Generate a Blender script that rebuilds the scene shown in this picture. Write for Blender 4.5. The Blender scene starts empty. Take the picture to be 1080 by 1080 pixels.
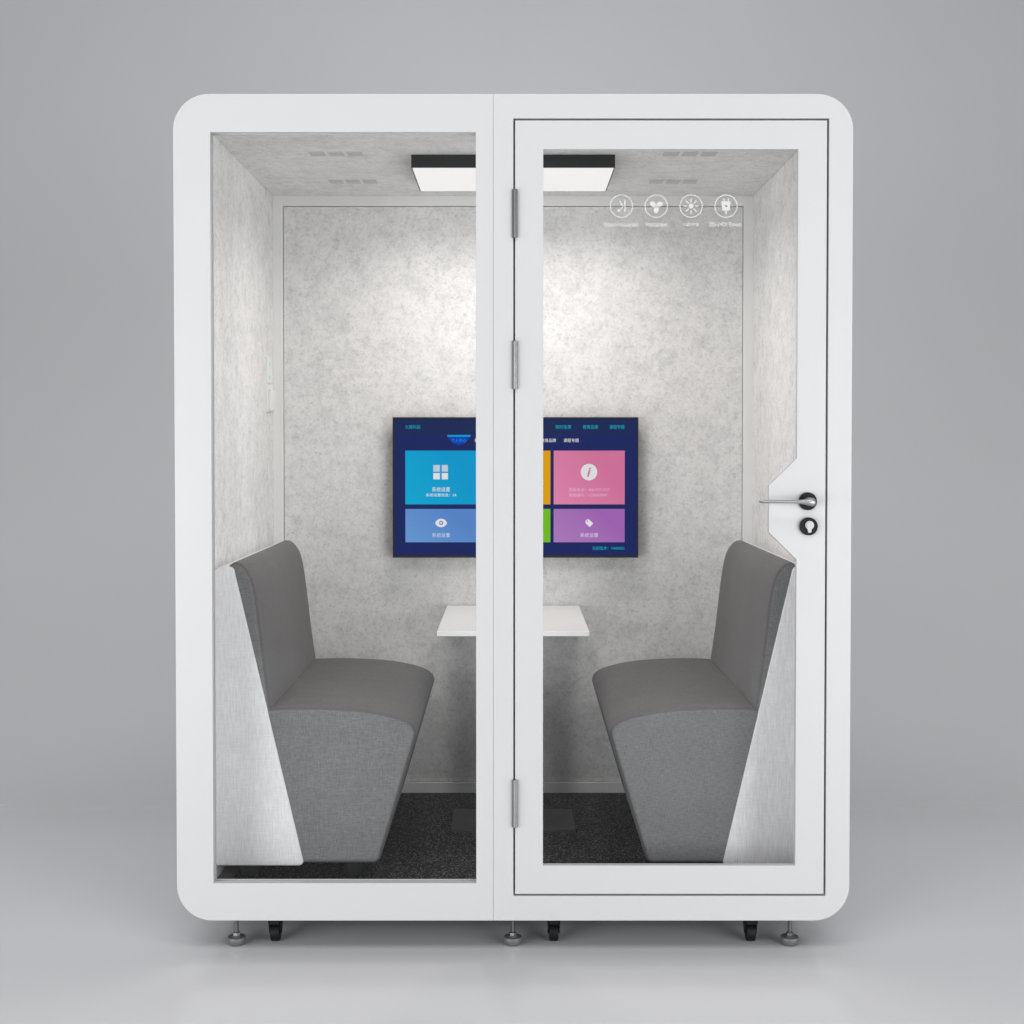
import bpy, bmesh, math, random
from mathutils import Vector, Matrix
from mathutils.geometry import tessellate_polygon

S = bpy.context.scene
C = S.collection
R = math.radians
random.seed(4)

# ------------------------------------------------------------------ materials
def new_mat(name):
    m = bpy.data.materials.new(name)
    m.use_nodes = True
    nt = m.node_tree
    return m, nt, nt.nodes['Principled BSDF'], nt.nodes['Material Output']

def simple(name, col, rough=0.5, metal=0.0, spec=0.5, mottled=0.0, mscale=30.0, bump=0.0, coat=0.0):
    m, nt, b, out = new_mat(name)
    b.inputs['Base Color'].default_value = (*col, 1)
    b.inputs['Roughness'].default_value = rough
    b.inputs['Metallic'].default_value = metal
    b.inputs['Specular IOR Level'].default_value = spec
    b.inputs['Coat Weight'].default_value = coat
    if mottled or bump:
        tc = nt.nodes.new('ShaderNodeTexCoord')
        n = nt.nodes.new('ShaderNodeTexNoise')
        n.inputs['Scale'].default_value = mscale
        n.inputs['Detail'].default_value = 6
        nt.links.new(tc.outputs['Object'], n.inputs['Vector'])
        if mottled:
            mp = nt.nodes.new('ShaderNodeMapRange')
            mp.inputs['To Min'].default_value = max(0.0, rough - mottled)
            mp.inputs['To Max'].default_value = min(1.0, rough + mottled)
            nt.links.new(n.outputs['Fac'], mp.inputs['Value'])
            nt.links.new(mp.outputs['Result'], b.inputs['Roughness'])
        if bump:
            bp = nt.nodes.new('ShaderNodeBump')
            bp.inputs['Strength'].default_value = bump
            bp.inputs['Distance'].default_value = 0.001
            nt.links.new(n.outputs['Fac'], bp.inputs['Height'])
            nt.links.new(bp.outputs['Normal'], b.inputs['Normal'])
    return m

def ramp(nt, stops, src):
    r = nt.nodes.new('ShaderNodeValToRGB')
    e = r.color_ramp.elements
    e[0].position, e[0].color = stops[0][0], (*stops[0][1], 1)
    e[1].position, e[1].color = stops[-1][0], (*stops[-1][1], 1)
    for p, c in stops[1:-1]:
        k = e.new(p); k.color = (*c, 1)
    nt.links.new(src, r.inputs['Fac'])
    return r

def noise(nt, vec, scale, detail=6, rough=0.6, dist=0.0):
    n = nt.nodes.new('ShaderNodeTexNoise')
    n.inputs['Scale'].default_value = scale
    n.inputs['Detail'].default_value = detail
    n.inputs['Roughness'].default_value = rough
    n.inputs['Distortion'].default_value = dist
    nt.links.new(vec, n.inputs['Vector'])
    return n

def mixc(nt, mode, fac, a, b):
    n = nt.nodes.new('ShaderNodeMix')
    n.data_type = 'RGBA'; n.blend_type = mode
    if isinstance(fac, float): n.inputs['Factor'].default_value = fac
    else: nt.links.new(fac, n.inputs['Factor'])
    nt.links.new(a, n.inputs['A']); nt.links.new(b, n.inputs['B'])
    return n.outputs['Result']

def felt(name, light, dark):
    """pressed polyester felt: pale fibres with darker flecks and cloudy blotches"""
    m, nt, b, out = new_mat(name)
    tc = nt.nodes.new('ShaderNodeTexCoord').outputs['Object']
    mid = tuple((x + y) / 2 for x, y in zip(light, dark))
    n1 = noise(nt, tc, 15, 14, 0.84, 0.1)
    r1 = ramp(nt, [(0.37, dark), (0.45, mid), (0.54, light)], n1.outputs['Fac'])
    n2 = noise(nt, tc, 50, 10, 0.86, 0.3)
    r2 = ramp(nt, [(0.31, (0.42,) * 3), (0.41, (0.82,) * 3), (0.50, (1.0,) * 3)], n2.outputs['Fac'])
    n3 = noise(nt, tc, 130, 5, 0.8)
    r3 = ramp(nt, [(0.30, (0.70,) * 3), (0.50, (1.0,) * 3)], n3.outputs['Fac'])
    c = mixc(nt, 'MULTIPLY', 0.85, r1.outputs['Color'], r2.outputs['Color'])
    c = mixc(nt, 'MULTIPLY', 0.8, c, r3.outputs['Color'])
    nt.links.new(c, b.inputs['Base Color'])
    b.inputs['Roughness'].default_value = 0.95
    b.inputs['Specular IOR Level'].default_value = 0.1
    bp = nt.nodes.new('ShaderNodeBump')
    bp.inputs['Strength'].default_value = 0.35; bp.inputs['Distance'].default_value = 0.0015
    nt.links.new(n3.outputs['Fac'], bp.inputs['Height'])
    nt.links.new(bp.outputs['Normal'], b.inputs['Normal'])
    return m

def weave(name, col, contrast, rib_x=520.0, rib_z=480.0, rib_w=0.5):
    """woven upholstery: crossing threads with uneven thickness plus slubs"""
    m, nt, b, out = new_mat(name)
    tc = nt.nodes.new('ShaderNodeTexCoord').outputs['Object']
    def stretched(sx, sy, sz, scale):
        mp = nt.nodes.new('ShaderNodeMapping')
        mp.inputs['Scale'].default_value = (sx, sy, sz)
        nt.links.new(tc, mp.inputs['Vector'])
        return noise(nt, mp.outputs['Vector'], scale, 3, 0.6)
    v = stretched(1, 1, 0.10, rib_x)      # threads running up
    h = stretched(0.10, 0.10, 1, rib_z)   # threads running along
    lo = tuple(x * (1 - contrast) for x in col)
    hi = tuple(min(0.95, x * (1 + contrast)) for x in col)
    rv = ramp(nt, [(0.34, lo), (0.66, hi)], v.outputs['Fac'])
    rh = ramp(nt, [(0.34, lo), (0.66, hi)], h.outputs['Fac'])
    c = mixc(nt, 'MIX', rib_w, rv.outputs['Color'], rh.outputs['Color'])
    big = noise(nt, tc, 9, 4, 0.55)
    rb = ramp(nt, [(0.3, (0.94,) * 3), (0.7, (1.0,) * 3)], big.outputs['Fac'])
    c = mixc(nt, 'MULTIPLY', 1.0, c, rb.outputs['Color'])
    nt.links.new(c, b.inputs['Base Color'])
    b.inputs['Roughness'].default_value = 0.9
    b.inputs['Specular IOR Level'].default_value = 0.2
    b.inputs['Sheen Weight'].default_value = 0.15
    ad = nt.nodes.new('ShaderNodeMath'); ad.operation = 'ADD'
    nt.links.new(v.outputs['Fac'], ad.inputs[0]); nt.links.new(h.outputs['Fac'], ad.inputs[1])
    bp = nt.nodes.new('ShaderNodeBump')
    bp.inputs['Strength'].default_value = 0.4; bp.inputs['Distance'].default_value = 0.001
    nt.links.new(ad.outputs[0], bp.inputs['Height'])
    soft = noise(nt, tc, 7, 2, 0.5)        # slight unevenness of the padding
    b2 = nt.nodes.new('ShaderNodeBump')
    b2.inputs['Strength'].default_value = 0.22; b2.inputs['Distance'].default_value = 0.012
    nt.links.new(soft.outputs['Fac'], b2.inputs['Height'])
    nt.links.new(b2.outputs['Normal'], bp.inputs['Normal'])
    nt.links.new(bp.outputs['Normal'], b.inputs['Normal'])
    return m

def carpet_mat():
    m, nt, b, out = new_mat('loop carpet')
    tc = nt.nodes.new('ShaderNodeTexCoord').outputs['Object']
    n = noise(nt, tc, 190, 2, 0.6)
    r = ramp(nt, [(0.40, (0.004, 0.004, 0.004)), (0.54, (0.024, 0.024, 0.025)), (0.66, (0.22, 0.22, 0.22))], n.outputs['Fac'])
    nt.links.new(r.outputs['Color'], b.inputs['Base Color'])
    b.inputs['Roughness'].default_value = 0.95
    b.inputs['Specular IOR Level'].default_value = 0.1
    bp = nt.nodes.new('ShaderNodeBump')
    bp.inputs['Strength'].default_value = 1.0; bp.inputs['Distance'].default_value = 0.004
    nt.links.new(n.outputs['Fac'], bp.inputs['Height'])
    nt.links.new(bp.outputs['Normal'], b.inputs['Normal'])
    return m

def glass_mat():
    m, nt, b, out = new_mat('clear glass')
    nt.nodes.remove(b)
    t = nt.nodes.new('ShaderNodeBsdfTransparent')
    t.inputs['Color'].default_value = (0.97, 0.97, 0.972, 1)
    g = nt.nodes.new('ShaderNodeBsdfGlossy')
    g.inputs['Roughness'].default_value = 0.02
    # Schlick reflectance, the same from both sides of the pane
    ge = nt.nodes.new('ShaderNodeNewGeometry')
    dt = nt.nodes.new('ShaderNodeVectorMath'); dt.operation = 'DOT_PRODUCT'
    nt.links.new(ge.outputs['Normal'], dt.inputs[0]); nt.links.new(ge.outputs['Incoming'], dt.inputs[1])
    def math_(op, x, y):
        n = nt.nodes.new('ShaderNodeMath'); n.operation = op
        for k, q in enumerate((x, y)):
            if q is None: continue
            if isinstance(q, float): n.inputs[k].default_value = q
            else: nt.links.new(q, n.inputs[k])
        return n.outputs[0]
    f = math_('SUBTRACT', 1.0, math_('ABSOLUTE', dt.outputs['Value'], None))
    f = math_('ADD', math_('MULTIPLY', math_('POWER', f, 5.0), 0.95), 0.02)
    mx = nt.nodes.new('ShaderNodeMixShader')
    nt.links.new(f, mx.inputs[0])
    nt.links.new(t.outputs[0], mx.inputs[1]); nt.links.new(g.outputs[0], mx.inputs[2])
    nt.links.new(mx.outputs[0], out.inputs['Surface'])
    return m

def film_mat():
    m, nt, b, out = new_mat('white vinyl film')
    b.inputs['Base Color'].default_value = (0.57, 0.57, 0.57, 1)
    b.inputs['Roughness'].default_value = 0.6
    return m

def lin(c):
    return tuple(((v / 255) / 12.92 if v / 255 <= 0.04045 else (((v / 255) + 0.055) / 1.055) ** 2.4) for v in c)

def emit(name, rgb, strength=1.0, grad=None):
    """a lit area of the display, colours given as 0-255 sRGB; grad = second colour, across the picture shown"""
    m, nt, b, out = new_mat(name)
    b.inputs['Base Color'].default_value = (0.005, 0.005, 0.005, 1)
    b.inputs['Roughness'].default_value = 0.25
    b.inputs['Specular IOR Level'].default_value = 0.05
    b.inputs['Emission Color'].default_value = (*lin(rgb), 1)
    b.inputs['Emission Strength'].default_value = strength
    if grad:
        tc = nt.nodes.new('ShaderNodeTexCoord')
        g = nt.nodes.new('ShaderNodeTexGradient')
        mp = nt.nodes.new('ShaderNodeMapping')
        mp.inputs['Rotation'].default_value = (0, R(28), 0)
        nt.links.new(tc.outputs['Generated'], mp.inputs['Vector'])
        nt.links.new(mp.outputs['Vector'], g.inputs['Vector'])
        r = ramp(nt, [(0.0, lin(rgb)), (1.0, lin(grad))], g.outputs['Fac'])
        nt.links.new(r.outputs['Color'], b.inputs['Emission Color'])
    return m

def backdrop_mat():
    m, nt, b, out = new_mat('seamless grey sweep')
    tc = nt.nodes.new('ShaderNodeTexCoord').outputs['Object']
    n = noise(nt, tc, 0.8, 3, 0.5)
    r = ramp(nt, [(0.3, (0.680, 0.681, 0.698)), (0.7, (0.697, 0.698, 0.716))], n.outputs['Fac'])
    nt.links.new(r.outputs['Color'], b.inputs['Base Color'])
    # polished where the booth stands, the finish turning matt towards and up the sweep
    sp = nt.nodes.new('ShaderNodeSeparateXYZ'); nt.links.new(tc, sp.inputs[0])
    for sock, lo, hi in (('Roughness', 0.16, 0.75), ('Specular IOR Level', 0.3, 0.0)):
        mp = nt.nodes.new('ShaderNodeMapRange')
        mp.inputs['From Min'].default_value = 1.2; mp.inputs['From Max'].default_value = 2.6
        mp.inputs['To Min'].default_value = lo; mp.inputs['To Max'].default_value = hi
        nt.links.new(sp.outputs['Y'], mp.inputs['Value']); nt.links.new(mp.outputs['Result'], b.inputs[sock])
    return m

M = {
    'white': simple('white powder coat', (0.54, 0.542, 0.548), 0.42, mottled=0.06, mscale=14, bump=0.05),
    'trim': simple('white trim', (0.90, 0.90, 0.89), 0.5, mottled=0.05),
    'felt': felt('acoustic felt', (0.91, 0.905, 0.895), (0.72, 0.73, 0.72)),
    'vent': simple('grey vent grille', (0.60, 0.59, 0.575), 0.8),
    'carpet': carpet_mat(),
    'tray': simple('grey floor tray', (0.24, 0.24, 0.245), 0.6, mottled=0.1),
    'gasket': simple('black rubber', (0.012, 0.012, 0.012), 0.7, bump=0.2),
    'seal': simple('grey seal', (0.48, 0.48, 0.485), 0.7),
    'pale_seal': simple('pale grey seal', (0.60, 0.60, 0.60), 0.7),
    'glass': glass_mat(),
    'film': film_mat(),
    'black': simple('black satin plastic', (0.006, 0.0065, 0.0065), 0.5, spec=0.25, mottled=0.1, mscale=60),
    'matte_black': simple('black powder coat', (0.010, 0.012, 0.012), 0.6, bump=0.2, mscale=500),
    'rosette': simple('black rosette', (0.010, 0.012, 0.013), 0.6, spec=0.2, mottled=0.1, mscale=90),
    'steel': simple('brushed steel', (0.42, 0.42, 0.42), 0.42, 1.0, mottled=0.08, mscale=120),
    'zinc': simple('zinc plated steel', (0.33, 0.335, 0.34), 0.42, 1.0, mottled=0.12, mscale=200),
    'hinge': simple('satin hinge steel', (0.26, 0.265, 0.27), 0.36, 1.0, mottled=0.06, mscale=150),
    'foot': simple('cast grey foot', (0.15, 0.15, 0.154), 0.5, 0.25, mottled=0.1, mscale=200),
    'cushion': weave('grey woven end fabric', (0.195, 0.197, 0.201), 0.32, 620, 560),
    'cover': weave('dark grey seat cover', (0.138, 0.1355, 0.134), 0.18, 480, 480),
    'panel': weave('pale grey upholstery', (0.86, 0.86, 0.87), 0.13, 230, 420, 0.35),
    'table': simple('white laminate', (0.86, 0.86, 0.855), 0.35, mottled=0.05),
    'plate': simple('dark steel plate', (0.04, 0.04, 0.042), 0.5, mottled=0.1),
    'backdrop': backdrop_mat(),
}

# ------------------------------------------------------------------ mesh helpers
def finish(name, bm, mat, parent=None, bevel=0.0, smooth=True, seg=2):
    bmesh.ops.recalc_face_normals(bm, faces=bm.faces)
    me = bpy.data.meshes.new(name)
    bm.to_mesh(me); bm.free()
    o = bpy.data.objects.new(name, me)
    C.objects.link(o)
    me.materials.append(mat)
    if smooth:
        me.shade_smooth()
        me.set_sharp_from_angle(angle=R(38))
    if bevel:
        b = o.modifiers.new('Bevel', 'BEVEL')
        b.width = bevel; b.segments = seg; b.limit_method = 'ANGLE'; b.angle_limit = R(40)
        b.harden_normals = True
    if parent: o.parent = parent
    return o

def box(bm, x0, x1, y0, y1, z0, z1):
    v = [bm.verts.new(p) for p in ((x0, y0, z0), (x1, y0, z0), (x1, y1, z0), (x0, y1, z0),
                                   (x0, y0, z1), (x1, y0, z1), (x1, y1, z1), (x0, y1, z1))]
    for f in ((0, 1, 2, 3), (7, 6, 5, 4), (0, 4, 5, 1), (1, 5, 6, 2), (2, 6, 7, 3), (3, 7, 4, 0)):
        bm.faces.new([v[i] for i in f])

def box_obj(name, dims, mat, parent=None, bevel=0.001):
    bm = bmesh.new(); box(bm, *dims)
    return finish(name, bm, mat, parent, bevel)

def plate(bm, outer, holes, y0, y1):
    """a flat plate in the x-z plane with holes, from y0 to y1"""
    def cap(y):
        es, L = [], []
        for lp in [outer] + holes:
            vv = [bm.verts.new((x, y, z)) for x, z in lp]
            es += [bm.edges.new((vv[i], vv[(i + 1) % len(vv)])) for i in range(len(vv))]
            L.append(vv)
        bmesh.ops.triangle_fill(bm, use_beauty=True, use_dissolve=False, edges=es, normal=(0, -1, 0))
        return L
    for A, B in zip(cap(y0), cap(y1)):
        for i in range(len(A)):
            j = (i + 1) % len(A)
            bm.faces.new((A[i], A[j], B[j], B[i]))

def rect(x0, x1, z0, z1):
    return [(x0, z0), (x1, z0), (x1, z1), (x0, z1)]

def rounded(pts, radii, n=8):
    """round the corners of a closed polygon; radii: number or list"""
    out = []
    N = len(pts)
    if not isinstance(radii, (list, tuple)): radii = [radii] * N
    for i in range(N):
        p, a, b = Vector(pts[i]), Vector(pts[i - 1]), Vector(pts[(i + 1) % N])
        r = radii[i]
        if r <= 0:
            out.append(tuple(p)); continue
        u, v = (a - p).normalized(), (b - p).normalized()
        half = u.angle(v) / 2
        d = min(r / math.tan(half), 0.49 * (a - p).length, 0.49 * (b - p).length)
        rr = d * math.tan(half)
        c = p + (u + v).normalized() * (rr / math.sin(half))
        s, e = p + u * d - c, p + v * d - c
        ang = s.angle_signed(e)
        for k in range(n + 1):
            q = s.copy(); q.rotate(Matrix.Rotation(-ang * k / n, 2))
            out.append(tuple(c + q))
    return out

def cyl(bm, p0, p1, r0, r1=None, n=28, caps=True):
    r1 = r0 if r1 is None else r1
    p0, p1 = Vector(p0), Vector(p1)
    d = (p1 - p0).normalized()
    u = d.orthogonal().normalized(); w = d.cross(u)
    A, B = [], []
    for i in range(n):
        a = 2 * math.pi * i / n
        q = u * math.cos(a) + w * math.sin(a)
        A.append(bm.verts.new(p0 + q * r0)); B.append(bm.verts.new(p1 + q * r1))
    for i in range(n):
        j = (i + 1) % n
        bm.faces.new((A[i], A[j], B[j], B[i]))
    if caps:
        bm.faces.new(A[::-1]); bm.faces.new(B)

def lathe(bm, prof, cx, cy, n=32):
    """prof: (radius, z) from bottom to top, about a vertical axis"""
    rings = []
    for r, z in prof:
        rings.append([bm.verts.new((cx + r * math.cos(2 * math.pi * i / n), cy + r * math.sin(2 * math.pi * i / n), z)) for i in range(n)])
    for a, b in zip(rings, rings[1:]):
        for i in range(n):
            j = (i + 1) % n
            bm.faces.new((a[i], a[j], b[j], b[i]))
    bm.faces.new(rings[0][::-1]); bm.faces.new(rings[-1])

def tube(bm, pts, rx, ry, n=16):
    """sweep an ellipse along points; the section's second axis stays close to z"""
    rings = []
    P = [Vector(p) for p in pts]
    for i, p in enumerate(P):
        d = (P[min(i + 1, len(P) - 1)] - P[max(i - 1, 0)]).normalized()
        w = Vector((0, 0, 1)); u = d.cross(w).normalized(); w = u.cross(d)
        ax = rx[i] if isinstance(rx, list) else rx
        az = ry[i] if isinstance(ry, list) else ry
        rings.append([bm.verts.new(p + u * ax * math.cos(2 * math.pi * k / n) + w * az * math.sin(2 * math.pi * k / n)) for k in range(n)])
    for a, b in zip(rings, rings[1:]):
        for i in range(n):
            j = (i + 1) % n
            bm.faces.new((a[i], a[j], b[j], b[i]))
    bm.faces.new(rings[0][::-1]); bm.faces.new(rings[-1])

def area2(p):
    return sum(p[i - 1][0] * p[i][1] - p[i][0] * p[i - 1][1] for i in range(len(p)))

def inset(prof, d):
    N = len(prof); out = []
    for i in range(N):
        p, a, b = Vector(prof[i]), Vector(prof[i - 1]), Vector(prof[(i + 1) % N])
        e1, e2 = (p - a).normalized(), (b - p).normalized()
        n1, n2 = Vector((-e1.y, e1.x)), Vector((-e2.y, e2.x))
        n = (n1 + n2)
        n = n.normalized() if n.length > 1e-6 else n1
        k = max(0.5, n.dot(n1))
        out.append(tuple(p + n * (d / k)))
    return out

def padded(bm, prof, y0, y1, r, puff=0.0, steps=6, mid=8):
    """upholstered block: profile in x-z swept along y with rounded ends and slightly puffed end faces"""
    if area2(prof) < 0: prof = prof[::-1]
    rings = []
    def ring(p, y): rings.append([bm.verts.new((x, y, z)) for x, z in p])
    for k in range(steps + 1):
        a = math.pi / 2 * k / steps
        ring(inset(prof, r * (1 - math.sin(a))), y0 + r * (1 - math.cos(a)))
    for k in range(1, mid):
        ring(prof, y0 + r + (y1 - y0 - 2 * r) * k / mid)
    for k in range(steps, -1, -1):
        a = math.pi / 2 * k / steps
        ring(inset(prof, r * (1 - math.sin(a))), y1 - r * (1 - math.cos(a)))
    N = len(prof)
    for a, b in zip(rings, rings[1:]):
        for i in range(N):
            j = (i + 1) % N
            bm.faces.new((a[i], a[j], b[j], b[i]))
    for rg, sgn, y in ((rings[0], -1, y0), (rings[-1], 1, y1)):
        loop = [(v.co.x, v.co.z) for v in rg]
        if puff:
            q = inset(loop, min(r, 0.012))
            inner = [bm.verts.new((x, y + sgn * puff, z)) for x, z in q]
            for i in range(N):
                j = (i + 1) % N
                bm.faces.new((rg[i], rg[j], inner[j], inner[i]))
            rg, loop = inner, q
        for t in tessellate_polygon([[Vector((x, z, 0)) for x, z in loop]]):
            bm.faces.new([rg[i] for i in t])

def smooth_curve(pts, n=6):
    """Catmull-Rom through points (open)"""
    P = [Vector(p) for p in pts]
    P = [P[0] * 2 - P[1]] + P + [P[-1] * 2 - P[-2]]
    out = []
    for i in range(1, len(P) - 2):
        for k in range(n):
            t = k / n
            a, b, c, d = P[i - 1], P[i], P[i + 1], P[i + 2]
            out.append(tuple(0.5 * ((2 * b) + (c - a) * t + (2 * a - 5 * b + 4 * c - d) * t * t + (3 * b - a - 3 * c + d) * t ** 3)))
    out.append(tuple(P[-2]))
    return out

def circle(cx, cz, r, n=40, a0=0.0, rz=None, rot=0.0):
    rz = r if rz is None else rz
    o = []
    for i in range(n):
        a = a0 + 2 * math.pi * i / n
        x, z = r * math.cos(a), rz * math.sin(a)
        o.append((cx + x * math.cos(rot) - z * math.sin(rot), cz + x * math.sin(rot) + z * math.cos(rot)))
    return o

def bar2(p, q, w):
    p, q = Vector(p), Vector(q)
    d = (q - p).normalized(); n = Vector((-d.y, d.x)) * (w / 2)
    return [tuple(p + n), tuple(p - n), tuple(q - n), tuple(q + n)]

def text_obj(name, body, x, z, y, height, mat, parent, align='CENTER', bold=0.0, width=None, shear=0.0):
    """lettering facing -y, cap height given in metres"""
    cu = bpy.data.curves.new(name, 'FONT')
    cu.body = body; cu.size = 1.0; cu.align_x = align; cu.extrude = 0.0; cu.offset = bold; cu.shear = shear
    cu.resolution_u = 3
    t = bpy.data.objects.new(name, cu)
    C.objects.link(t)
    bpy.context.view_layer.update()
    dg = bpy.context.evaluated_depsgraph_get()
    me = bpy.data.meshes.new_from_object(t.evaluated_get(dg), depsgraph=dg)
    bpy.data.objects.remove(t); bpy.data.curves.remove(cu)
    xs = [v.co.x for v in me.vertices]; ys = [v.co.y for v in me.vertices]
    sc = height / max(1e-6, max(ys) - min(ys))
    sx = (width / max(1e-6, max(xs) - min(xs))) if width else sc
    cx = {'CENTER': (max(xs) + min(xs)) / 2, 'LEFT': min(xs), 'RIGHT': max(xs)}[align]
    cy = (max(ys) + min(ys)) / 2
    for v in me.vertices:
        v.co = (x + (v.co.x - cx) * sx, y, z + (v.co.y - cy) * sc)
    me.materials.clear(); me.materials.append(mat)
    me.name = name
    o = bpy.data.objects.new(name, me); C.objects.link(o)
    if parent: o.parent = parent
    return o

def thing(name, label, cat, group=None):
    o = bpy.data.objects.new(name, None); C.objects.link(o)
    o.empty_display_size = 0.1
    o['label'] = label; o['category'] = cat
    if group: o['group'] = group
    return o

def place(root, x, y, z):
    """move the Empty to its base without moving the parts built in scene coordinates"""
    root.location = (x, y, z)
    for ch in root.children:
        ch.matrix_parent_inverse = Matrix.Translation((-x, -y, -z))

# ------------------------------------------------------------------ floor and backdrop
GZ = -0.018     # ground level in pod coordinates (everything is lifted by 0.018 at the end)
YB, RC = 1.4, 3.2
bm = bmesh.new()
v = [bm.verts.new(p) for p in ((-14, -12, GZ), (14, -12, GZ), (14, YB, GZ), (-14, YB, GZ))]
bm.faces.new(v)
floor = finish('floor', bm, M['backdrop'], smooth=False)
floor['kind'] = 'structure'; floor['label'] = 'smooth glossy grey studio floor under the booth'
bm = bmesh.new()
pf = [(YB + RC * math.sin(a), GZ + RC * (1 - math.cos(a))) for a in [math.pi / 2 * k / 40 for k in range(41)]]
pf += [(YB + RC, GZ + 4), (YB + RC, GZ + 9)]
rows = [[bm.verts.new((x, y, z)) for x in (-14, 14)] for y, z in pf]
for a, b in zip(rows, rows[1:]): bm.faces.new((a[0], a[1], b[1], b[0]))
bd = finish('backdrop', bm, M['backdrop'])
bd['kind'] = 'structure'; bd['label'] = 'plain grey studio backdrop rising behind the booth'

# ------------------------------------------------------------------ the booth
W2, ZB, ZT, RAD, DEP = 0.900, 0.072, 2.274, 0.095, 1.30
pod = thing('office_booth', 'white two seat office booth with rounded corners, glazed front and framed glass door', 'booth')
SEAM = -0.0527
bm = bmesh.new()
outer = rounded([(-W2, ZB), (W2, ZB), (W2, ZT), (-W2, ZT)], RAD, 14)
plate(bm, outer, [rect(-0.862, 0.862, 0.0985, 2.235)], 0.0205, DEP)
finish('outer_shell', bm, M['white'], pod, 0.003)

# front frame: two panels that meet at a hairline seam
bm = bmesh.new()
o = rounded([(-W2, ZB), (SEAM - 0.0003, ZB), (SEAM - 0.0003, ZT), (-W2, ZT)], [RAD, 0, 0, RAD], 14)
plate(bm, o, [rect(-0.802, -0.0987, 0.1729, 2.1733)], 0, 0.02)
ff = finish('front_frame', bm, M['white'], pod, 0.0007)
bm = bmesh.new()
o = rounded([(SEAM + 0.0003, ZB), (W2, ZB), (W2, ZT), (SEAM + 0.0003, ZT)], [0, RAD, RAD, 0], 14)
plate(bm, o, [rect(0.0005, 0.8365, 0.1385, 2.2095)], 0, 0.02)
finish('front_frame', bm, M['white'], pod, 0.0007)
# post behind the seam, between window and door
box_obj('mullion_post', (-0.094, -0.012, 0.0205, 0.06, 0.112, 2.222), M['white'], pod)
# black seal round the fixed pane and dark seal behind the door gap
bm = bmesh.new()
plate(bm, rect(-0.814, -0.0955, 0.1609, 2.1853), [rect(-0.8012, -0.0995, 0.1737, 2.1725)], 0.0145, 0.0195)
bm2 = bmesh.new()
plate(bm2, rect(-0.816, -0.0955, 0.159, 2.187), [rect(-0.8012, -0.0995, 0.1735, 2.1725)], 0.0290, 0.034)
bm.free()
finish('window_seal', bm2, M['pale_seal'], pod)
box_obj('window_pane', (-0.815, -0.097, 0.0208, 0.0285, 0.160, 2.186), M['glass'], pod, 0)
bm = bmesh.new()
plate(bm, rect(-0.011, 0.851, 0.112, 2.222), [rect(0.022, 0.815, 0.160, 2.188)], 0.0235, 0.040)
finish('door_seal', bm, M['seal'], pod)

# inner linings
def lining(name, dims):
    return box_obj(name, dims, M['felt'], pod, 0.001)
lw = lining('side_wall', (-0.8615, -0.85, 0.041, 1.2085, 0.1005, 2.2345))
rw = lining('side_wall', (0.85, 0.8615, 0.041, 1.2085, 0.1005, 2.2345))
ceil = lining('ceiling', (-0.8495, 0.8495, 0.041, 1.2085, 2.223, 2.2345))
for x0 in (-0.6133, 0.4545):
    for y0 in (0.475, 0.911):
        bm = bmesh.new()
        for k in range(3):
            a = x0 + k * 0.0565
            box(bm, a, a + 0.0452, y0, y0 + 0.055, 2.2205, 2.2232)
        finish('vent', bm, M['vent'], ceil, 0.0008)
fl = box_obj('floor_tray', (-0.8495, 0.8495, 0.041, 1.2085, 0.0722, 0.0995), M['tray'], pod)
bm = bmesh.new()
edge = [(-0.80 + random.uniform(-0.004, 0.006), 0.06 + 1.14 * k / 60) for k in range(61)]
pts = [(0.80 + random.uniform(-0.004, 0.006), 0.06 + 1.14 * k / 60) for k in range(61)] + edge[::-1]
tr = tessellate_polygon([[Vector((x, y, 0)) for x, y in pts]])
A = [bm.verts.new((x, y, 0.0996)) for x, y in pts]; B = [bm.verts.new((x, y, 0.1035)) for x, y in pts]
for t in tr: bm.faces.new([B[i] for i in t])
for i in range(len(pts)):
    j = (i + 1) % len(pts); bm.faces.new((A[i], A[j], B[j], B[i]))
finish('carpet', bm, M['carpet'], pod, smooth=False)
back = box_obj('back_wall', (-0.8147, 0.8147, 1.2195, 1.245, 0.1388, 2.1872), M['felt'], pod, 0.0015)
bm = bmesh.new()
plate(bm, rect(-0.8615, 0.8615, 0.0990, 2.2347), [rect(-0.8165, 0.8165, 0.137, 2.189)], 1.209, 1.245)
finish('trim', bm, M['trim'], back, 0.001)
box_obj('back_panel', (-0.8615, 0.8615, 1.2455, 1.2995, 0.099, 2.2347), M['white'], pod)

# ---- door
bm = bmesh.new()
hole = [(0.0798, 0.2202), (0.7547, 0.2202), (0.7547, 1.0402), (0.6807, 1.113), (0.6807, 1.2378), (0.7547, 1.3101), (0.7547, 2.1288), (0.0798, 2.1288)]
plate(bm, rect(0.0052, 0.8312, 0.1435, 2.2045), [hole], 0.0008, 0.021)
door = finish('door', bm, M['white'], pod, 0.0012)
box_obj('door_glass', (0.066, 0.768, 0.0215, 0.0295, 0.206, 2.142), M['glass'], door, 0)
for z in (1.9579, 1.5579, 0.3885):
    bm = bmesh.new()
    o = rounded(rect(-0.0030, 0.0118, -0.0105, 0.0), [0, 0, 0, 0])
    # barrel plus narrow leaf on the frame side
    cyl(bm, (0.0055, -0.0050, z - 0.0638), (0.0055, -0.0050, z + 0.0638), 0.0062)
    box(bm, -0.0032, 0.0030, -0.0060, -0.0002, z - 0.0638, z + 0.0638)
    finish('hinge', bm, M['hinge'], door, 0.0008)
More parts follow.
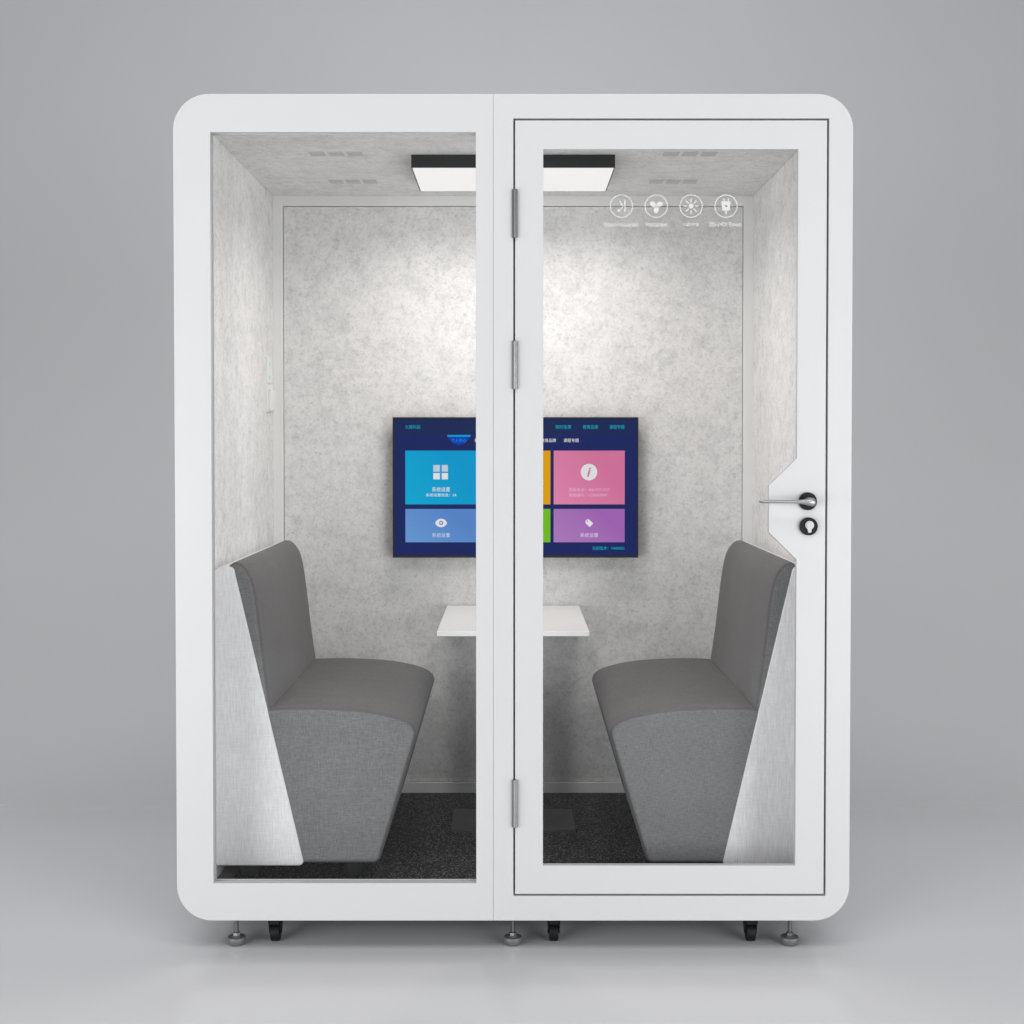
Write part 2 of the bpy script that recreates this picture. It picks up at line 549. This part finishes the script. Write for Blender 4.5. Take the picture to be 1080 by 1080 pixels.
# handle
bm = bmesh.new()
plate(bm, circle(0.7830, 1.1960, 0.0238, 48), [], -0.008, 0.0006)
ros = finish('rosette', bm, M['rosette'], door, 0.0015)
bm = bmesh.new()
cyl(bm, (0.7830, -0.0082, 1.1960), (0.7830, -0.048, 1.1960), 0.0115, 0.0105)
pts = [(0.7935, -0.048, 1.1960), (0.789, -0.0492, 1.1960), (0.783, -0.0500, 1.1960), (0.772, -0.0502, 1.1961), (0.755, -0.0500, 1.1965), (0.73, -0.0500, 1.1968), (0.70, -0.0500, 1.1970), (0.674, -0.0500, 1.1970), (0.664, -0.0485, 1.1970), (0.657, -0.0430, 1.1970), (0.654, -0.034, 1.1970), (0.6535, -0.024, 1.1970)]
tube(bm, pts, [0.004, 0.008, 0.009, 0.008, 0.0065, 0.006, 0.006, 0.006, 0.006, 0.006, 0.0058, 0.005],
     [0.006, 0.0105, 0.0112, 0.0085, 0.0055, 0.0044, 0.0042, 0.0042, 0.0042, 0.0042, 0.0042, 0.0038])
finish('handle', bm, M['steel'], door)
bm = bmesh.new()
plate(bm, circle(0.7855, 1.1292, 0.0238, 48), [], -0.008, 0.0006)
finish('lock_rosette', bm, M['rosette'], door, 0.0015)
bm = bmesh.new()
a0 = R(-90) + 0.45
arc = [(0.7872 + 0.0116 * math.cos(a0 + (2 * math.pi - 0.9) * k / 36), 1.1325 + 0.0116 * math.sin(a0 + (2 * math.pi - 0.9) * k / 36)) for k in range(37)]
arc += [(0.7822, 1.1165), (0.7836, 1.1135), (0.7872, 1.1122), (0.7908, 1.1135), (0.7922, 1.1165)]
plate(bm, arc, [], -0.0105, -0.0079)
plate(bm, circle(0.7872, 1.1325, 0.0076, 30), [], -0.0122, -0.0104)
finish('lock_cylinder', bm, M['steel'], door, 0.0004)

# ---- printed film on the door glass: four round pictograms with captions
YF = 0.0195
def film(name, loops, parent=door):
    bm = bmesh.new()
    for o, h in loops: plate(bm, o, h, YF + 0.0005, YF + 0.0012)
    return finish(name, bm, M['film'], parent, smooth=False)
ZI = 1.9817
IX = (0.2883, 0.3812, 0.4741, 0.567)
for x in IX:
    film('icon_ring', [(circle(x, ZI, 0.0308, 56), [circle(x, ZI, 0.0285, 56)])])
x = IX[0]
film('sound_icon', [(bar2((x + 0.0095, ZI + 0.017), (x + 0.0095, ZI - 0.016), 0.0030), []),
                    (bar2((x - 0.005, ZI + 0.0145), (x + 0.0042, ZI - 0.001), 0.0030), []),
                    (bar2((x + 0.0042, ZI - 0.001), (x - 0.0045, ZI - 0.0105), 0.0024), []),
                    ([(x - 0.0125, ZI - 0.0150), (x - 0.0005, ZI - 0.0145), (x - 0.0075, ZI - 0.0065)], [])])
x = IX[1]
film('fan_icon', [(circle(x + 0.0105 * math.cos(a), ZI + 0.0105 * math.sin(a), 0.0085, 26, rz=0.0066, rot=a - 0.25), []) for a in (R(30), R(150), R(268))]
     + [(circle(x, ZI - 0.0003, 0.0034, 20), [])])
x = IX[2]
film('sun_icon', [(circle(x, ZI, 0.0066, 28), [])]
     + [(bar2((x + 0.0098 * math.cos(a), ZI + 0.0098 * math.sin(a)), (x + 0.0205 * math.cos(a), ZI + 0.0205 * math.sin(a)), 0.0028), []) for a in [R(45 * k) for k in range(8)]])
x = IX[3]
film('plug_icon', [(rounded([(x - 0.0128, ZI + 0.0125), (x - 0.0098, ZI - 0.0118), (x + 0.0098, ZI - 0.0118), (x + 0.0128, ZI + 0.0125)], 0.0022, 4),
                    [[(x - 0.0042, ZI + 0.0025), (x + 0.0012, ZI + 0.0035), (x + 0.0042, ZI - 0.0015), (x - 0.0005, ZI - 0.0025)]]),
                   (bar2((x - 0.0055, ZI + 0.0128), (x - 0.0055, ZI + 0.0205), 0.0032), []),
                   (bar2((x + 0.0062, ZI + 0.0128), (x + 0.0062, ZI + 0.0205), 0.0032), []),
                   (bar2((x, ZI - 0.0121), (x, ZI - 0.0210), 0.0036), [])])
for x, s, w in ((IX[0] - 0.001, 'Sound insulation', 0.092), (IX[1], 'Ventilation', 0.058), (IX[2], 'Lighting', 0.041), (IX[3] - 0.001, '100-240V Power', 0.086)):
    text_obj('caption', s, x, 1.9335, YF + 0.0006, 0.0122, M['film'], door, width=w, bold=0.008)

box_obj('base_plate', (-0.80, 0.80, 0.06, 1.25, 0.0695, 0.0717), M['plate'], pod, 0)  # unseen dark plate, added to cut bounce and deepen the shadow under the booth
# ---- casters and levelling feet
for x in (-0.6530, 0.1115, 0.6520):
    y = 0.098
    bm = bmesh.new()
    cyl(bm, (x - 0.0125, y, GZ + 0.025), (x + 0.0125, y, GZ + 0.025), 0.025, n=36)
    wheel = finish('wheel', bm, M['black'], None, 0.004)
    bm = bmesh.new()
    box(bm, x - 0.0205, x + 0.0205, y - 0.028, y + 0.028, 0.0655, 0.0719)
    # hooded fork: two tapering cheeks joined by a bridge over the wheel
    for s in (-1, 1):
        vs = []
        for side in (0, 1):
            vs.append([bm.verts.new((x + s * q[side], yy, z)) for yy, z, q in
                       ((y - 0.024, 0.0654, (0.0135, 0.0190)), (y + 0.024, 0.0654, (0.0135, 0.0190)),
                        (y + 0.012, 0.004, (0.0132, 0.0158)), (y - 0.012, 0.004, (0.0132, 0.0158)))])
        bm.faces.new(vs[0]); bm.faces.new(vs[1][::-1])
        for i in range(4):
            j = (i + 1) % 4; bm.faces.new((vs[0][i], vs[0][j], vs[1][j], vs[1][i]))
    cyl(bm, (x - 0.0170, y, GZ + 0.026), (x + 0.0170, y, GZ + 0.026), 0.005, n=16)
    box(bm, x - 0.0133, x + 0.0133, y - 0.0235, y + 0.0235, 0.034, 0.0652)
    cas = finish('caster', bm, M['black'], pod, 0.001)
    wheel.parent = cas
for x in (-0.7550, -0.0008, 0.7550):
    y = 0.070
    bm = bmesh.new()
    lathe(bm, [(0.017, GZ), (0.0215, GZ + 0.004), (0.0250, GZ + 0.011), (0.0252, GZ + 0.020), (0.0235, GZ + 0.0225), (0.0130, GZ + 0.0235), (0.012, GZ + 0.025)], x, y, 40)
    ft = finish('levelling_foot', bm, M['foot'], pod, 0)
    bm = bmesh.new()
    cyl(bm, (x, y, GZ + 0.0252), (x, y, GZ + 0.0335), 0.0105, n=6)
    finish('nut', bm, M['zinc'], ft, 0.0008)
    bm = bmesh.new()
    prof, z = [], GZ + 0.0336
    while z < 0.0708:
        prof += [(0.0046, z), (0.0053, z + 0.0006)]; z += 0.0013
    lathe(bm, prof, x, y, 20)
    finish('screw', bm, M['zinc'], ft, 0)

place(pod, 0, 0.65, GZ)

# ------------------------------------------------------------------ benches
bench = thing('booth_bench', 'dark grey upholstered bench with pale side panel, left of the table, behind the fixed window', 'bench', 'facing benches in the booth')
BY0, BY1 = 0.200, 1.090
body = rounded([(-0.8446, 0.1569), (-0.5900, 0.1569), (-0.7875, 1.0026), (-0.8446, 1.0026)], [0.004, 0.012, 0.014, 0.040], 6)
bm = bmesh.new(); padded(bm, body, BY0, BY1, 0.0035, 0.0, 4, 2)
finish('side_panel', bm, M['panel'], bench)
def two_fabrics(o, m):
    """flat end faces in the woven fabric, everything round them in the smooth cover"""
    o.data.materials.append(m)
    for p in o.data.polygons:
        if abs(p.normal.y) > 0.80: p.material_index = 1
    return o
# backrest cushion: a wedge, fat at the top, its back set into the side panel
fr = smooth_curve([(-0.7997, 1.0065), (-0.7840, 1.0143), (-0.7616, 1.0070), (-0.7391, 0.9766), (-0.7259, 0.9297), (-0.7136, 0.8417), (-0.6990, 0.7146), (-0.6848, 0.6120), (-0.6819, 0.5778)], 6)
bk = [(-0.7283, 0.5680), (-0.7576, 0.6218), (-0.8163, 0.8681), (-0.8270, 0.9737)]
back_prof = rounded(fr + bk, [0.0] * (len(fr) - 1) + [0.016, 0.016, 0.0, 0.0, 0.020], 6)
bm = bmesh.new(); padded(bm, back_prof, BY0 + 0.0065, BY1 - 0.004, 0.014, 0.0, 6, 10)
two_fabrics(finish('backrest', bm, M['cover'], bench), M['cushion'])
top = smooth_curve([(-0.7350, 0.6010), (-0.6892, 0.6008), (-0.6745, 0.6032), (-0.6159, 0.6052), (-0.5426, 0.6044), (-0.4301, 0.5973), (-0.3519, 0.5837), (-0.3060, 0.5690), (-0.2815, 0.5524), (-0.2732, 0.5318), (-0.2767, 0.5142)], 6)
low = rounded([(-0.2767, 0.5142), (-0.3798, 0.1618), (-0.6320, 0.1618), (-0.7350, 0.6010)], [0, 0.020, 0.018, 0.0], 6)[1:-1]
bm = bmesh.new(); padded(bm, top + low, BY0 + 0.004, BY1 - 0.003, 0.014, 0.0, 6, 10)
two_fabrics(finish('seat', bm, M['cover'], bench), M['cushion'])
for x in (-0.462, -0.760):
    for y in (0.290, 1.01):
        bm = bmesh.new(); cyl(bm, (x, y, 0.1036), (x, y, 0.1606), 0.024, 0.031)
        finish('leg', bm, M['matte_black'], bench, 0.001)
bcx, bcy = -0.5600, (BY0 + BY1) / 2
place(bench, bcx, bcy, 0.1036)
twin = bench.copy(); C.objects.link(twin)
twin['label'] = 'dark grey upholstered bench with pale side panel, right of the table, behind the glass door'
for ch in bench.children:
    c = ch.copy(); C.objects.link(c); c.parent = twin; c.matrix_parent_inverse = ch.matrix_parent_inverse.copy()
twin.location = (-bcx, bcy, 0.1036); twin.rotation_euler = (0, 0, math.pi)

# ------------------------------------------------------------------ table
tab = thing('pedestal_table', 'small white table standing between the two grey benches under the screen', 'table')
bm = bmesh.new(); box(bm, -0.2345, 0.2345, 0.545, 1.200, 0.757, 0.772)
finish('table_top', bm, M['table'], tab, 0.0015)
bm = bmesh.new(); box(bm, -0.13, 0.13, 0.70, 1.00, 0.7515, 0.7568); finish('mounting_plate', bm, M['plate'], tab, 0.001)
bm = bmesh.new(); cyl(bm, (0, 0.83, 0.1142), (0, 0.83, 0.7513), 0.030, n=40); finish('pole', bm, M['white'], tab, 0.001)
bm = bmesh.new(); box(bm, -0.200, 0.200, 0.706, 0.953, 0.1036, 0.114); finish('base_plate', bm, M['plate'], tab, 0.0015)
place(tab, 0, 0.83, 0.1036)

# ------------------------------------------------------------------ ceiling light
lamp = thing('ceiling_light', 'flat rectangular lit panel light with black housing on the booth ceiling', 'light')
bm = bmesh.new()
LX, LY0, LY1, LZ = 0.3085, 0.5155, 0.9000, 2.1835
box(bm, -LX, LX, LY0, LY1, LZ + 0.006, 2.2228)
for d in ((-LX, LX, LY0, LY0 + 0.003), (-LX, LX, LY1 - 0.003, LY1), (-LX, -LX + 0.003, LY0 + 0.003, LY1 - 0.003), (LX - 0.003, LX, LY0 + 0.003, LY1 - 0.003)):
    box(bm, *d, LZ, LZ + 0.006)
finish('housing', bm, M['matte_black'], lamp)
LED = emit('warm white diffuser', (240, 238, 236), 1.0)
box_obj('diffuser', (-LX + 0.0035, LX - 0.0035, LY0 + 0.0035, LY1 - 0.0035, LZ - 0.0006, LZ + 0.0055), LED, lamp, 0)
place(lamp, 0, 0.7, 2.2228)

# ------------------------------------------------------------------ screen on the back wall
tv = thing('wall_screen', 'wide lit screen with coloured tiles hanging on the back wall felt', 'screen')
TX0, TX1, TZ0, TZ1, TY = -0.4235, 0.4400, 0.9465, 1.4405, 1.160
def sx(px): return (px - 541.2) * 3.3333e-3
def sz(py): return TZ1 - (py - 440) * 3.338e-3
bm = bmesh.new()
box(bm, TX0, TX1, TY + 0.0010, TY + 0.034, TZ0, TZ1)
finish('casing', bm, M['black'], tv, 0.002)
bm = bmesh.new()
plate(bm, rect(TX0, TX1, TZ0, TZ1), [rect(TX0 + 0.005, TX1 - 0.005, TZ0 + 0.008, TZ1 - 0.005)], TY - 0.003, TY + 0.0008)
finish('bezel', bm, M['gasket'], tv, 0.0008)
bm = bmesh.new(); box(bm, -0.2, 0.22, TY + 0.0342, 1.2192, 1.06, 1.33); finish('wall_bracket', bm, M['matte_black'], tv, 0.001)
E = 1.0
scr = box_obj('screen', (TX0 + 0.0052, TX1 - 0.0052, TY - 0.0002, TY + 0.0006, TZ0 + 0.0082, TZ1 - 0.0052), emit('navy display', (24, 37, 96), E), tv, 0)
def lit(name, dims, mat):
    return box_obj(name, dims, mat, scr, 0)
YS = TY - 0.0006
lit('header_bar', (TX0 + 0.0052, TX1 - 0.0052, YS + 0.0002, TY - 0.0003, sz(458.5), TZ1 - 0.0052), emit('header navy', (23, 40, 86), E))
for n, (a, b, c, d), col, g in (
        ('tile', (427.5, 502.2, 475.2, 531.8), (0, 170, 212), (0, 152, 206)),
        ('tile', (505.8, 580.5, 475.2, 531.8), (236, 176, 0), (222, 160, 0)),
        ('tile', (584.0, 658.9, 475.2, 531.8), (224, 134, 172), (210, 114, 156)),
        ('tile', (427.5, 502.2, 536.6, 571.8), (104, 154, 212), (86, 134, 202)),
        ('tile', (505.8, 580.5, 536.6, 571.8), (126, 202, 50), (112, 188, 30)),
        ('tile', (584.0, 658.9, 536.6, 571.8), (174, 124, 190), (160, 100, 178))):
    lit(n, (sx(a), sx(b), YS, TY - 0.0003, sz(d), sz(c)), emit('tile colour', col, E, g))
WH, CY, PK = emit('display white', (232, 228, 232), E), emit('display cyan', (10, 168, 188), E), emit('display pale pink', (232, 178, 204), E)
LV, PB = emit('display pale lilac', (226, 204, 232), E), emit('display pale blue', (204, 216, 240), E)
def icon(name, loops, mat):
    bm = bmesh.new()
    for o, h in loops: plate(bm, o, h, YS - 0.0006, YS - 0.0002)
    return finish(name, bm, mat, scr, smooth=False)
icon('grid_icon', [(rect(sx(457.0), sx(463.9), sz(497.3), sz(490.3)), []), (rect(sx(466.0), sx(472.4), sz(497.3), sz(490.3)), [])], emit('display grey', (196, 206, 220), E))
icon('grid_icon', [(rect(sx(457.0), sx(463.9), sz(505.4), sz(498.8)), []), (rect(sx(466.0), sx(472.4), sz(505.4), sz(498.8)), [])], WH)
cx, cz = sx(621.2), sz(497.8)
icon('info_disc', [(circle(cx, cz, 0.0290, 48), [])], emit('display disc', (226, 226, 228), E))
text_obj('info_letter', 'i', cx, cz, YS - 0.0012, 0.033, emit('display rose', (214, 120, 160), E), scr, bold=0.03, shear=0.25)
cx, cz = sx(465.2), sz(551.4)
eye = [(cx + 0.0208 * math.cos(t), cz + 0.0150 * math.sin(t) * (abs(math.sin(t)) ** 0.35)) for t in [2 * math.pi * k / 48 for k in range(48)]]
icon('eye_icon', [(eye, [circle(cx, cz, 0.0075, 24)]), (circle(cx, cz, 0.0034, 20), [])], WH)
cx, cz = sx(621.2), sz(551.3)
tg = []
for px, pz in rounded([(-0.009, -0.0125), (0.009, -0.0125), (0.009, 0.0075), (0.004, 0.0135), (-0.004, 0.0135), (-0.009, 0.0075)], 0.0015, 3):
    a = R(45); tg.append((cx + px * math.cos(a) - pz * math.sin(a), cz + px * math.sin(a) + pz * math.cos(a)))
a = R(45); hc = (cx - 0.0080 * math.sin(a), cz + 0.0080 * math.cos(a))
icon('tag_icon', [(tg, [circle(*hc, 0.0024, 16)])], WH)
def word(s, x0, x1, yc, h, mat):
    text_obj('screen_text', s, (sx(x0) + sx(x1)) / 2, sz(yc), YS - 0.0008, h * 3.335e-3, mat, scr, width=(x1 - x0) * 3.3333e-3, bold=0.004)
word('九联科技', 427.3, 443.5, 450.3, 4.2, CY)
for s, a, b in (('限时免费', 586.0, 602.3), ('教育品牌', 614.8, 630.6), ('课程专题', 642.8, 658.6)): word(s, a, b, 450.3, 4.3, CY)
tabp = [(sx(471.8), sz(458.9)), (sx(496.2), sz(458.9)), (sx(494.0), sz(463.5)), (sx(490.0), sz(467.6)), (sx(484.0), sz(469.6)), (sx(478.0), sz(467.6)), (sx(474.0), sz(463.5))]
icon('menu_tab', [(tabp, [])], emit('tab blue', (0, 62, 176), E))
lit('tab_highlight', (sx(471.8), sx(496.2), YS - 0.0012, YS - 0.0007, sz(460.6), sz(458.7)), emit('tab cyan', (0, 160, 214), E))
word('个人中心', 476.0, 491.8, 464.4, 4.0, emit('tab text', (20, 150, 224), E))
word('教学品牌', 500.6, 516.6, 464.4, 4.0, WH)
word('限时免费', 533.0, 549.0, 464.4, 4.0, WH)
word('教育品牌', 570.6, 586.3, 464.4, 4.0, WH)
word('课程专题', 594.4, 610.4, 464.4, 4.0, WH)
word('系统设置', 455.6, 474.6, 516.0, 4.8, WH)
word('系统设置信息：54', 449.2, 481.2, 521.9, 3.4, WH)
word('系统设置', 455.6, 474.6, 564.2, 4.6, PB)
word('系统设置', 612.0, 631.0, 564.2, 4.6, LV)
word('客服电话：400-777-7777', 600.0, 643.4, 516.3, 3.6, PK)
word('客服编码：1234567890', 600.0, 640.0, 521.9, 3.6, PK)
word('当前版本：V40R8S5', 625.0, 658.8, 578.0, 3.8, CY)
place(tv, 0, 1.219, TZ0)

# ------------------------------------------------------------------ control plates on the left wall
cp = thing('control_panel', 'slim white control panel with two cyan lights on the felt wall above the socket box', 'control panel')
box_obj('faceplate', (-0.8498, -0.8440, 1.060, 1.150, 1.559, 1.648), M['trim'], cp, 0.0012)
for y, z in ((1.105, 1.622), (1.105, 1.578)):
    bm = bmesh.new(); cyl(bm, (-0.8441, y, z), (-0.8432, y, z), 0.0075, n=20)
    finish('indicator_light', bm, emit('cyan indicator', (90, 214, 226), 1.0), cp)
place(cp, -0.8498, 1.105, 1.559)
sk = thing('socket_box', 'white covered socket box jutting from the left felt wall, below the control panel', 'socket')
box_obj('faceplate', (-0.8498, -0.8420, 1.060, 1.152, 1.457, 1.552), M['trim'], sk, 0.0012)
box_obj('cover', (-0.8419, -0.8330, 1.066, 1.146, 1.461, 1.536), M['trim'], sk, 0.003)
place(sk, -0.8498, 1.105, 1.457)

# ------------------------------------------------------------------ camera
cam = bpy.data.cameras.new('camera')
co = bpy.data.objects.new('camera', cam); C.objects.link(co)
co.location = (0, -3.6, 1.354)
co.rotation_euler = (R(90 - 1.2), 0, 0)
cam.sensor_width = 36; cam.sensor_fit = 'HORIZONTAL'
cam.lens = 36 * 1428 / 1080
cam.shift_x = -1.2 / 1080
cam.shift_y = -44.1 / 1080
cam.clip_end = 100
S.camera = co

# ------------------------------------------------------------------ studio lamps
def area(name, loc, target, sx_, sy_, power, col=(1, 1, 1)):
    l = bpy.data.lights.new(name, 'AREA'); l.shape = 'RECTANGLE'; l.size = sx_; l.size_y = sy_
    l.energy = power; l.color = col
    o = bpy.data.objects.new(name, l); C.objects.link(o)
    o.location = loc
    o.rotation_euler = (Vector(target) - Vector(loc)).to_track_quat('-Z', 'Y').to_euler()
    return o
# the light of the ceiling panel: lamp strips lying against both ends of its diffuser, louvred to shine mostly downwards
for sgn in (-1, 1):
    led = area('panel_light', (sgn * 0.235, (LY0 + LY1) / 2, LZ - 0.0016), (sgn * 0.235, (LY0 + LY1) / 2, 0), 0.13, LY1 - LY0 - 0.012, 3.25, (1.0, 0.935, 0.89))
    led.data.spread = R(158)
area('studio_lamp', (0, -2.7, 4.6), (0, -0.3, 0.6), 5.0, 1.6, 90, (1.0, 0.995, 0.99))
area('studio_lamp', (-3.6, -2.0, 0.7), (0, 0, 0.7), 1.2, 1.9, 46, (0.98, 0.99, 1.0))
area('studio_lamp', (3.6, -2.0, 0.7), (0, 0, 0.7), 1.2, 1.9, 46, (0.98, 0.99, 1.0))
area('studio_lamp', (-3.2, -4.4, 1.0), (0, 0, 0.7), 2.3, 2.4, 124, (0.98, 0.99, 1.0))
area('studio_lamp', (3.2, -4.4, 1.0), (0, 0, 0.7), 2.3, 2.4, 124, (0.98, 0.99, 1.0))
area('backdrop_fill', (0, 0.7, 4.3), (0, 3.0, 0.3), 10.0, 0.8, 52, (1.0, 1.0, 1.0))  # unseen fill added overhead to brighten the backdrop and the floor behind

w = bpy.data.worlds.new('World'); S.world = w; w.use_nodes = True
w.node_tree.nodes['Background'].inputs['Color'].default_value = (0.95, 0.97, 1.0, 1)
w.node_tree.nodes['Background'].inputs['Strength'].default_value = 0.13

for o in list(C.objects):
    if o.parent is None and o.name not in ('floor', 'backdrop'): o.location.z += 0.018
floor.location.z = 0.018; bd.location.z = 0.018

vs = S.view_settings
S.display_settings.display_device = 'sRGB'
vs.view_transform = 'Standard'; vs.look = 'None'; vs.exposure = 0; vs.gamma = 1; vs.use_curve_mapping = False
S.cycles.use_denoising = True
S.cycles.max_bounces = 10; S.cycles.diffuse_bounces = 6; S.cycles.transparent_max_bounces = 16
S.cycles.caustics_reflective = False; S.cycles.caustics_refractive = False
S.cycles.sample_clamp_indirect = 4
